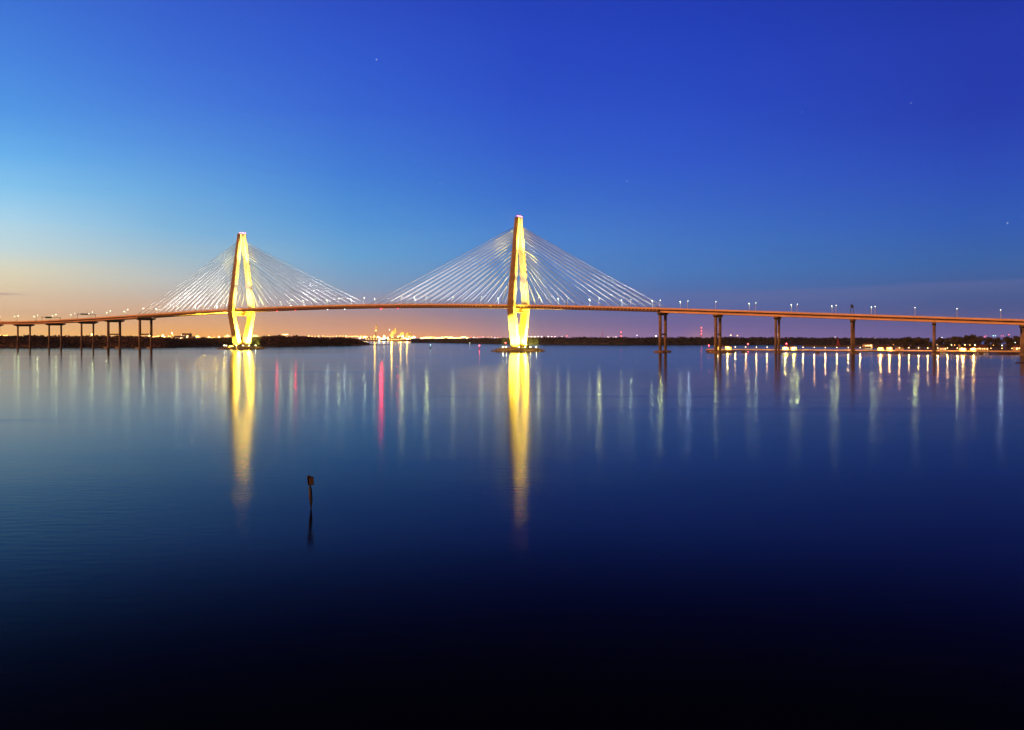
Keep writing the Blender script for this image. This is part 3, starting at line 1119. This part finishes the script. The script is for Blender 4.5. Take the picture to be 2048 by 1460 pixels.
# pavilions on the pier
def pavilion(px, width, label, colr, z0=2.5, depth_=6.0, cabins=True, power=9000):
    tt = t_at(px, PU)
    p = wpos(tt, PU)
    pv = empty('pavilion', (p.x, p.y, z0), BROT)
    w, d, h = width / 2, depth_ / 2, 4.4
    rf = MB().loft([[(-w - .8, -d - .8, h), (w + .8, -d - .8, h), (w + .8, d + .8, h), (-w - .8, d + .8, h)],
                    [(-w - .8, -d - .8, h + .25), (w + .8, -d - .8, h + .25), (w + .8, d + .8, h + .25), (-w - .8, d + .8, h + .25)],
                    [(-w * .55, -.3, h + 1.7), (w * .55, -.3, h + 1.7), (w * .55, .3, h + 1.7), (-w * .55, .3, h + 1.7)]])
    rf.box(-.8, .8, -.8, .8, h + 1.5, h + 2.3)
    rf.build('roof', ROOF, pv)
    n = 6
    for i in range(n):
        x = -w + .2 + (2 * w - .4) * i / (n - 1)
        for y in (-d + .2, d - .2):
            MB().box(x - .16, x + .16, y - .16, y + .16, 0, h - .003).build('post', CREAM, pv)
    for s in (-1, 1):
        x0, x1 = sorted((s * w * .98, s * w * .30))
        MB().box(x0, x1, -.2, d - .5, 0, h - .4).build('cabin_wall', CREAM, pv)
    MB().box(-w * .28, w * .28, .4, .9, .35, .5).box(-w * .28, w * .28, .85, .95, .5, 1.1).box(-w * .2, -w * .16, .45, .9, 0, .35).box(
        w * .16, w * .2, .45, .9, 0, .35).build('bench', TIMBER, pv)
    for x in (-w * .78, -w * .4, w * .4, w * .78):
        MB().ball((x, -d + .7, h - .5), .26, 8, 5).build('ceiling_lamp', E_PIER, pv)
    for s in (-1, 1):
        L = bpy.data.lights.new('pavilion_light', 'POINT')
        L.energy = power
        L.color = colr
        L.shadow_soft_size = .3
        lo = bpy.data.objects.new('pavilion_light', L)
        COL.objects.link(lo)
        lo.parent = pv
        lo.location = (s * w * .62, -d + .5, h - 1.1)
    tag(pv, label, 'pavilion', 'pavilions along the pier')


pavilion(1446, 20, 'yellow lit pavilion on the wide end platform of the pier', (1, .66, .14), 2.5, 9, power=9000)
pavilion(1579.5, 16, 'yellow lit pavilion right of the slim bridge columns, second from the pier end', (1, .7, .16), power=9000)
pavilion(1770, 16, 'orange lit pavilion midway along the pier, left of the oaks', (1, .46, .1), power=9000)
pavilion(1936, 17, 'orange lit pavilion nearest the shore, in front of the oaks', (1, .48, .11), power=9000)

# lamps on the pier
PL = [1469, 1490, 1511, 1532.6, 1554.5, 1604.6, 1627, 1649, 1672, 1695, 1718.7, 1742, 1797, 1816, 1835.4, 1853.8, 1873.7, 1893, 1913, 1957, 1980, 2002, 2022]
proto = None
dim = None
for i, px in enumerate(PL):
    tt = t_at(px, PU - 2.9)
    p = wpos(tt, PU - 2.9)
    unlit = px > 1950 or px == 1742
    if proto is None or (unlit and dim is None):
        lp = empty('pier_lamp', (0, 0, 0))
        MB().path([(0, 0, 0), (0, 0, 3.6), (0.2, 0, 4.1), (.9, 0, 4.4)], [.12, .1, .08, .07], 6).build('post', DARKSTEEL, lp, True)
        MB().ball((.95, 0, 4.1), .4, 8, 5).build('lamp', E_WARM if unlit else E_PIER, lp)
        if not unlit:
            lamp_light('pier_lamp_light', lp, (.95, -.1, 3.4), 3400, (1.0, 0.44, 0.09), .4)
        if unlit:
            dim = lp
        else:
            proto = lp
    else:
        lp = copy_tree(dim if unlit else proto)
    lp.location = (p.x, p.y, 2.5)
    lp.rotation_euler = (0, 0, BROT)
    tag(lp, '%s lamp post on the pier railing, %s from the pier end' % ('dim' if unlit else 'bright', nth(i)), 'pier lamp', 'lamps along the pier')


# ------------------------------------------------------------------ day marker in the foreground
D = WD(1018.5)
mk = empty('day_marker', (X(622, D), D, 0))
mk.rotation_euler = (0, R(-1.9), R(8))
sc = D / F
pm = MB().path([(0, 0, -2), (.02, 0, 1.2), (-.01, 0, 2.4), (0, 0, 3.85)], [.21, .205, .19, .18], 12)
pm.build('pile', WOOD, mk, True)
# two boards set back to back in a V on the pile's head
bd = MB().loft([[(-.26, -.30, 2.95), (-.20, -.34, 2.95), (.05, .30, 2.95), (-.01, .33, 2.95)],
                [(-.32, -.30, 3.98), (-.26, -.34, 3.98), (.05, .30, 4.02), (-.01, .33, 4.02)]])
bd.build('side_board', BLACK, mk)
MB().box(-.10, .42, -.30, -.24, 2.98, 3.92).build('board', BOARD, mk)
MB().box(-.14, .46, -.345, -.303, 3.84, 3.95).box(.40, .46, -.345, -.303, 2.95, 3.84).box(-.1, .4, -.345, -.303, 2.95, 3.01).build('board_frame', BLACK, mk)
MB().box(-.3, .12, -.1, .12, 3.86, 4.06).build('cap', BLACK, mk)
tag(mk, 'lone wooden pile with dark day boards standing in the open water', 'day marker')


# ------------------------------------------------------------------ buoys and beacons on the river
def buoy(px, ybase, h, r, mat, em, label, name='channel_buoy'):
    D = WD(ybase)
    b = empty(name, (X(px, D), D, 0))
    MB().path([(0, 0, -.5), (0, 0, .9), (0, 0, 1.0), (0, 0, h * .85)], [r, r, r * .45, r * .2], 10).build('body', mat, b, True)
    MB().tube((0, 0, h * .85), (0, 0, h - .4), .08).build('mast', DARKSTEEL, b)
    if em:
        MB().ball((0, 0, h), .5, 8, 5).build('lamp', em, b)
    tag(b, label, 'buoy')


buoy(861, 697.5, 6, 1.3, GREENP, E_CYAN, 'green buoy in midriver below the main span')
buoy(958.5, 699, 6, 1.2, REDP, E_RED, 'red buoy with a lit lamp left of the right island')
buoy(939.5, 690.5, 5, 1.1, WHITE, E_NAVW, 'small white buoy farther off, left of the red lit buoy')


def beacon(px, ybase, ytop, label):
    D = WD(ybase)
    b = empty('beacon_post', (X(px, D), D, 0))
    h = Z(ytop, D)
    MB().tube((0, 0, -1), (0, 0, h - .6), .3, .25, 8).build('post', REDP, b)
    MB().box(-.7, .7, -.12, .12, h - 2.6, h - .8).build('day_board', REDP, b)
    MB().ball((0, 0, h), .6, 8, 5).build('lamp', E_RED, b)
    tag(b, label, 'beacon')


beacon(1011, 694.5, 685.6, 'red lit beacon post left of the right tower foot')
beacon(1496, 697.5, 688, 'red lit beacon post behind the pier, left of the slim columns')
beacon(1573, 697.5, 687.5, 'red lit beacon post rising behind the yellow pavilion')
beacon(1417.5, 698, 691, 'red lit beacon post at the outer end of the pier')


# ------------------------------------------------------------------ far shore lights: one mast each
protos = {}


def mast(px, y, em, r, label_kind, group, D, base=1.5):
    key = (em.name, round(r, 2), round(D / 300))
    h = Z(y, D) - base
    if key not in protos:
        m = empty('light_mast', (0, 0, 0))
        MB().tube((0, 0, -10), (0, 0, -.2), .35, .25, 5).build('mast', DARKSTEEL, m)
        MB().ball((0, 0, 0), r * .72, 6, 4, 1.35).build('lamp', em, m)
        protos[key] = m
        o = m
    else:
        o = copy_tree(protos[key])
    o.location = (X(px, D), D, Z(y, D))
    return o, (label_kind, group)


pending = {}


def lights(group, phrase, kind, items, D):
    for px, y, em, r in items:
        o, _ = mast(px, y, em, r, kind, group, D)
        pending.setdefault((group, phrase, kind), []).append((px, o))


rnd = random.Random(21)
L1 = [(px, 671.0 + rnd.uniform(-1, 1), E_WARM, 1.6) for px in (1, 4, 7, 10, 14)]
L1 += [(107, 672.5, E_COOL, 1.2), (119, 672, E_WARM, 1.2), (183.5, 669, E_WARMB, 2.6), (206, 673, E_WARM, .9), (266, 673, E_WARMB, 1.5), (299, 671.3, E_WARMB, 2.4)]
lights('shore lights behind the left approach', 'over the wood behind the left approach', 'amber shore light', L1, 2600)
L2 = [(305 + 2.4 * i, 673 + rnd.uniform(-.8, .8), E_WARM, 1.5) for i in range(7)]
L2 += [(325.5, 671.6, E_WARMB, 3.6), (329, 673.6, E_WARMB, 1.6), (337, 672.5, E_WARM, 1.7), (340.5, 672.6, E_WARM, 1.5), (344, 666.5, E_WARMB, 2.4), (345.5, 670, E_WARM, 1.6),
       (363, 670, E_PINK, 1.5), (363, 673.6, E_PINK, 1.2), (393, 673, E_WARMB, 1.9), (396.6, 673, E_WARMB, 2.0), (418, 674.6, E_WARMB, 3.0), (422, 675.5, E_WARM, 1.5),
       (428, 674.5, E_WARM, 1.3), (437.8, 673.8, E_WARMB, 2.3), (450, 672.5, E_WARM, 1.6), (455, 671.8, E_WARMB, 2.9), (459, 672.8, E_WARM, 1.6), (507, 671.6, E_WARMB, 2.2), (511.5, 671.4, E_WARMB, 2.0),
       (515, 672.5, E_WARM, 1.3), (537.5, 671, E_WARM, 1.5)]
lights('shore lights around the left tower', 'over the trees around the left tower', 'amber shore light', L2, 2600)
L3 = [(566 + 2.3 * i, 669.2 + rnd.uniform(-.6, .5), E_WARMB, 1.4) for i in range(5)]
L3 += [(px, 672.6 + rnd.uniform(-.7, .5), E_WARM if i % 3 else E_WARMB, rnd.uniform(1.0, 1.5)) for i, px in enumerate((618, 624, 630, 637, 645, 649, 655, 660, 666, 673, 680, 686, 692, 697.5, 702, 705, 709, 712, 716))]
lights('shore lights right of the left tower', 'between left tower and works', 'amber shore light', L3, 2700)
L4 = []
for i in range(46):
    px = 719 + 112 * ((i + rnd.random()) / 46)
    L4.append((px, rnd.choice((672.5, 673.5, 675, 676, 677.5, 679)) + rnd.uniform(-.6, .6), rnd.choice((E_WARM, E_WARM, E_WARMB, E_WARMB, E_COOL)), rnd.uniform(1.8, 3.8)))
L4 += [(777.4, 678.6, E_WARMB, 4.6), (769.5, 676.5, E_COOL, 4.2), (766, 677.5, E_COOL, 3.4), (752, 660.8, E_WARMB, 2.0), (779, 659.8, E_COOL, 1.4), (814.5, 679, E_COOL, 3.4), (758.5, 680.3, E_COOL, 2.6)]
lights('lights of the waterside works', 'at the works between the two towers', 'works light', L4, 3500)
L5 = []
for i in range(40):
    px = 842 + 92 * ((i + rnd.random()) / 40)
    L5.append((px, 675 + rnd.uniform(-1.6, 1.8), rnd.choice((E_WARM, E_WARMB, E_WARMB)), rnd.uniform(1.7, 3.3)))
L5 += [(px, 674.5 + rnd.uniform(-.8, .8), rnd.choice((E_WARM, E_PINK, E_REDS)), rnd.uniform(1.0, 1.5)) for px in (937, 940, 943, 947, 950, 955, 960, 966, 970, 976, 983, 990, 996, 1001, 1005, 1008)]
lights('port lights left of the right tower', 'in the port left of the right tower', 'port light', L5, 3300)
L6 = [(1056 + 6.8 * i, 673.4, E_PINK, 1.7) for i in range(9)] + [(1124, 673.6, E_PINK, 1.1), (1133.5, 672, E_REDS, 1.5)]
L6 += [(1215 + 2.6 * i, 674, E_PINK, .8) for i in range(8)] + [(1274, 670.3, E_COOL, 1.0), (1312, 672.2, E_COOL, 2.0), (1461.6, 670.4, E_WARMB, 1.3), (1475, 671.4, E_WARM, 1.6), (1670, 674, E_PINK, .9)]
L6 += [(1744 + 4.2 * i, 676.4, E_PINK, .9) for i in range(4)]
lights('sparse lights along the far wood', 'over the far wood right of the right tower', 'pale shore light', L6, 2700)
L7 = [(1884, 675, E_COOL, .7), (1969, 673.5, E_REDS, .9), (1972, 672, E_REDS, .7), (1986.5, 671.5, E_CYAN, .9), (1991, 671.5, E_CYAN, .7), (2003, 672, E_REDS, .7), (2007, 671.8, E_REDS, .7), (2018, 669.3, E_REDS, 1.1)]
lights('coloured lights over the oaks', 'just above the oaks at the right', 'coloured shore light', L7, 2000)
L8 = [(1866, 689, E_WARM, .6), (1874, 689.5, E_WARM, .5), (1903, 689.8, E_WARMB, .6), (1909.5, 690, E_WARM, .5), (1930, 689.8, E_WARMB, .6), (1940, 690, E_WARM, .6), (1950, 690, E_COOL, .6), (1987, 690.5, E_WARM, .4), (2004, 691, E_COOL, .7), (1787, 689, E_WARM, .35), (2030.5, 685, E_COOL, .5)]
lights('lamps in the gardens on the right bank', 'in the gardens below the oaks', 'garden light', L8, 1215)
for (group, phrase, kind), lst in pending.items():
    lst.sort(key=lambda v: v[0])
    for i, (px, o) in enumerate(lst):
        tag(o, '%s %s, %s from the left' % (kind, phrase, nth(i)), kind, group)


# communication masts with red lights
def radio(px, ytop, ybase, D, label, reds):
    m = empty('radio_mast', (X(px, D), D, 0))
    z1 = Z(ytop, D)
    b = MB()
    for s in ((-1, -1), (1, -1), (1, 1), (-1, 1)):
        b.tube((s[0] * 2.6, s[1] * 2.6, 0), (s[0] * .5, s[1] * .5, z1), .32, .2, 4)
    z = 6
    k = 1
    while z < z1 - 4:
        f = 1 - z / z1 * .8
        b.tube((-2.6 * f * k, -2.6 * f, z), (2.4 * f * k, -2.4 * f, z + 5), .2, n=4)
        z += 5
        k = -k
    b.build('lattice', REDP, m)
    for y in reds:
        MB().ball((0, -2.6, Z(y, D)), 1.5, 8, 5).build('lamp', E_REDS, m)
    tag(m, label, 'radio mast')


radio(1402.5, 653, 674, 2800, 'tall red lattice mast with three red lamps left of the pier end', (655.6, 661.8, 667.6))
radio(1242, 660, 674, 2800, 'shorter red lattice mast under the right cable fan', (664.5, 672))
radio(1205, 663, 674, 2800, 'thin unlit mast on the far shore under the right cable fan', ())
radio(1676, 679, 690, 1700, 'short thin mast standing on the marsh behind the pier', ())


# ------------------------------------------------------------------ works on the far shore
def shed(px, y, w, h, D, label, roofline='flat', name='works_building', lit=0):
    m = empty(name, (X(px, D), D, 1.4))
    MB().box(-w / 2, w / 2, 0, 18, 0, h).build('wall', SHED, m)
    MB().loft([[(-w / 2 - .4, -.4, h), (w / 2 + .4, -.4, h), (w / 2 + .4, 18.4, h), (-w / 2 - .4, 18.4, h)],
               [(-w / 2 - .4, 8, h + w * .07), (w / 2 + .4, 8, h + w * .07), (w / 2 + .4, 10, h + w * .07), (-w / 2 - .4, 10, h + w * .07)]]).build('roof', DARKSTEEL, m)
    for i in range(lit):
        x = -w / 2 + w * (i + .5) / lit
        MB().box(x - w * .28 / lit, x + w * .28 / lit, -.15, -.003, h * .55, h * .8).build('window', E_WIN, m)
    tag(m, label, 'building')


shed(358, 0, 26, 17, 2500, 'lower wing of the block rising left over the wooded island', lit=2)
shed(371, 0, 22, 24, 2520, 'tall dark block rising over the wooded island right of the bright lamps', lit=2)
shed(381, 0, 16, 16, 2500, 'small right wing beside the tall dark block', lit=0)
shed(745, 0, 40, 9, 3480, 'wide low works shed at the left end of the works', lit=4)
shed(790, 0, 52, 8, 3480, 'long works hall in the middle of the works', lit=6)
shed(807, 0, 22, 13, 3500, 'taller works hall under the right steam plume', lit=3)


def stack(px, ytop, D, label):
    m = empty('chimney_stack', (X(px, D), D, 1.4))
    h = Z(ytop, D) - 1.4
    MB().tube((0, 0, 0), (0, 0, h), 2.2, 1.5, 10).tube((0, 0, h - 1.2), (0, 0, h - .2), 1.9, 1.9, 10).build('shaft', SHED, m)
    MB().ball((0, -2.1, h - 2), .7, 6, 4).build('lamp', E_WARM, m)
    tag(m, label, 'chimney')
    return h


def plume(px, y0, y1, D, wpx, lean, label, seed, power):
    rnd = random.Random(seed)
    mb = MB()
    for i in range(46):
        f = rnd.random()
        y = y0 + (y1 - y0) * f
        x = px + lean * f + rnd.gauss(0, 1) * wpx * .3 * (.45 + .55 * f)
        r = (0.55 + .7 * rnd.random()) * wpx * .2 * D / F * (1.1 - .4 * f)
        mb.ball((X(x, D) + rnd.uniform(-1, 1), D + rnd.gauss(0, 4), Z(y, D)), r, 8, 6, rnd.uniform(.9, 1.5))
    o = mb.build('steam_plume', STEAMM, None, True)
    md = o.modifiers.new('remesh', 'REMESH')
    md.mode = 'VOXEL'
    md.voxel_size = 0.9
    dg = bpy.context.evaluated_depsgraph_get()
    me = bpy.data.meshes.new_from_object(o.evaluated_get(dg))
    o.modifiers.clear()
    o.data = me
    me.polygons.foreach_set('use_smooth', [True] * len(me.polygons))
    tag(o, label, 'steam plume', 'steam plumes over the works')
    L = bpy.data.lights.new('works_light', 'POINT')
    L.energy = power * 2.4
    L.color = (1, .55, .07)
    L.shadow_soft_size = 2
    lo = bpy.data.objects.new('works_light', L)
    COL.objects.link(lo)
    lo.location = (X(px + lean * .4, D), D - 38, Z(y0 - 2, D))


stack(751.5, 662, 3500, 'tallest thin chimney at the left of the works')
stack(780, 670, 3500, 'chimney under the big steam plume')
stack(798, 672, 3500, 'short chimney at the right of the works')
plume(752, 660, 650.5, 3500, 4.5, 1.2, 'small upright steam plume over the tallest chimney', 1, 14000)
plume(782, 672, 656.5, 3500, 9, 9, 'biggest yellow lit steam plume leaning right over the works', 2, 40000)
plume(801, 672, 664.5, 3500, 8, 6, 'low broad steam plume left of its twin at the works', 3, 14000)
plume(814, 672.5, 665.5, 3500, 8, 5, 'low broad steam plume at the right end of the works', 4, 14000)

# ship moored at the works
D = 3380.0
sh = empty('moored_ship', (X(815, D), D, 0))
MB().loft([[(-27, -4, -.5), (24, -4, -.5), (28, 0, -.5), (24, 4, -.5), (-27, 4, -.5)],
           [(-28, -5, 4.5), (26, -5, 4.8), (32, 0, 5.6), (26, 5, 4.8), (-28, 5, 4.5)]]).build('hull', HULL, sh)
MB().box(-24, -14, -4, 4, 4.7, 13).box(-22, -16, -3, 3, 13, 15.5).build('bridge_house', WHITE, sh)
MB().box(-23.5, -14.5, -4.15, -4.003, 10.5, 11.8).box(-23.5, -14.5, -4.15, -4.003, 7, 8).build('window', E_WIN, sh)
MB().tube((8, 0, 5), (8, 0, 17), .4, .2, 6).tube((8, 0, 15), (17, 0, 10), .2, n=5).build('derrick', DARKSTEEL, sh)
MB().box(-10, 20, -4.6, 4.6, 5.2, 6.4).build('hatch_cover', REDP, sh)
tag(sh, 'ship moored at the works with a lit deckhouse', 'ship')

# ------------------------------------------------------------------ stars
for px, y, r, where in ((753, 119, 7, 'brightest star, high above the left half of the main span'), (2015, 446, 7, 'bright star low at the right edge of the sky'),
                        (1822, 206, 4.2, 'faint star high at the right'), (880, 367, 4.2, 'faint star left above the right tower'),
                        (1605, 224, 3.6, 'faint star high right of centre'), (1254, 362, 4.0, 'faint star right above the right tower')):
    D = 9000.0
    st = MB().ball((0, 0, 0), r * .8, 8, 6).build('star', E_STAR)
    st.location = (X(px, D), D, Z(y, D))
    tag(st, where, 'star')

# ------------------------------------------------------------------ the evening air over the river
hb = MB().box(-7060, 7060, -7060, 7060, -1.5, 190)
hm = bpy.data.materials.new('evening_haze')
hm.use_nodes = True
ht = hm.node_tree
ht.nodes.clear()
pv = N(ht, 'ShaderNodeVolumePrincipled')
pv.inputs['Color'].default_value = (0.78, 0.86, 1, 1)
pv.inputs['Density'].default_value = 0.00003
ho = N(ht, 'ShaderNodeOutputMaterial')
ht.links.new(pv.outputs[0], ho.inputs['Volume'])
tag(hb.build('haze', hm), kind='stuff')
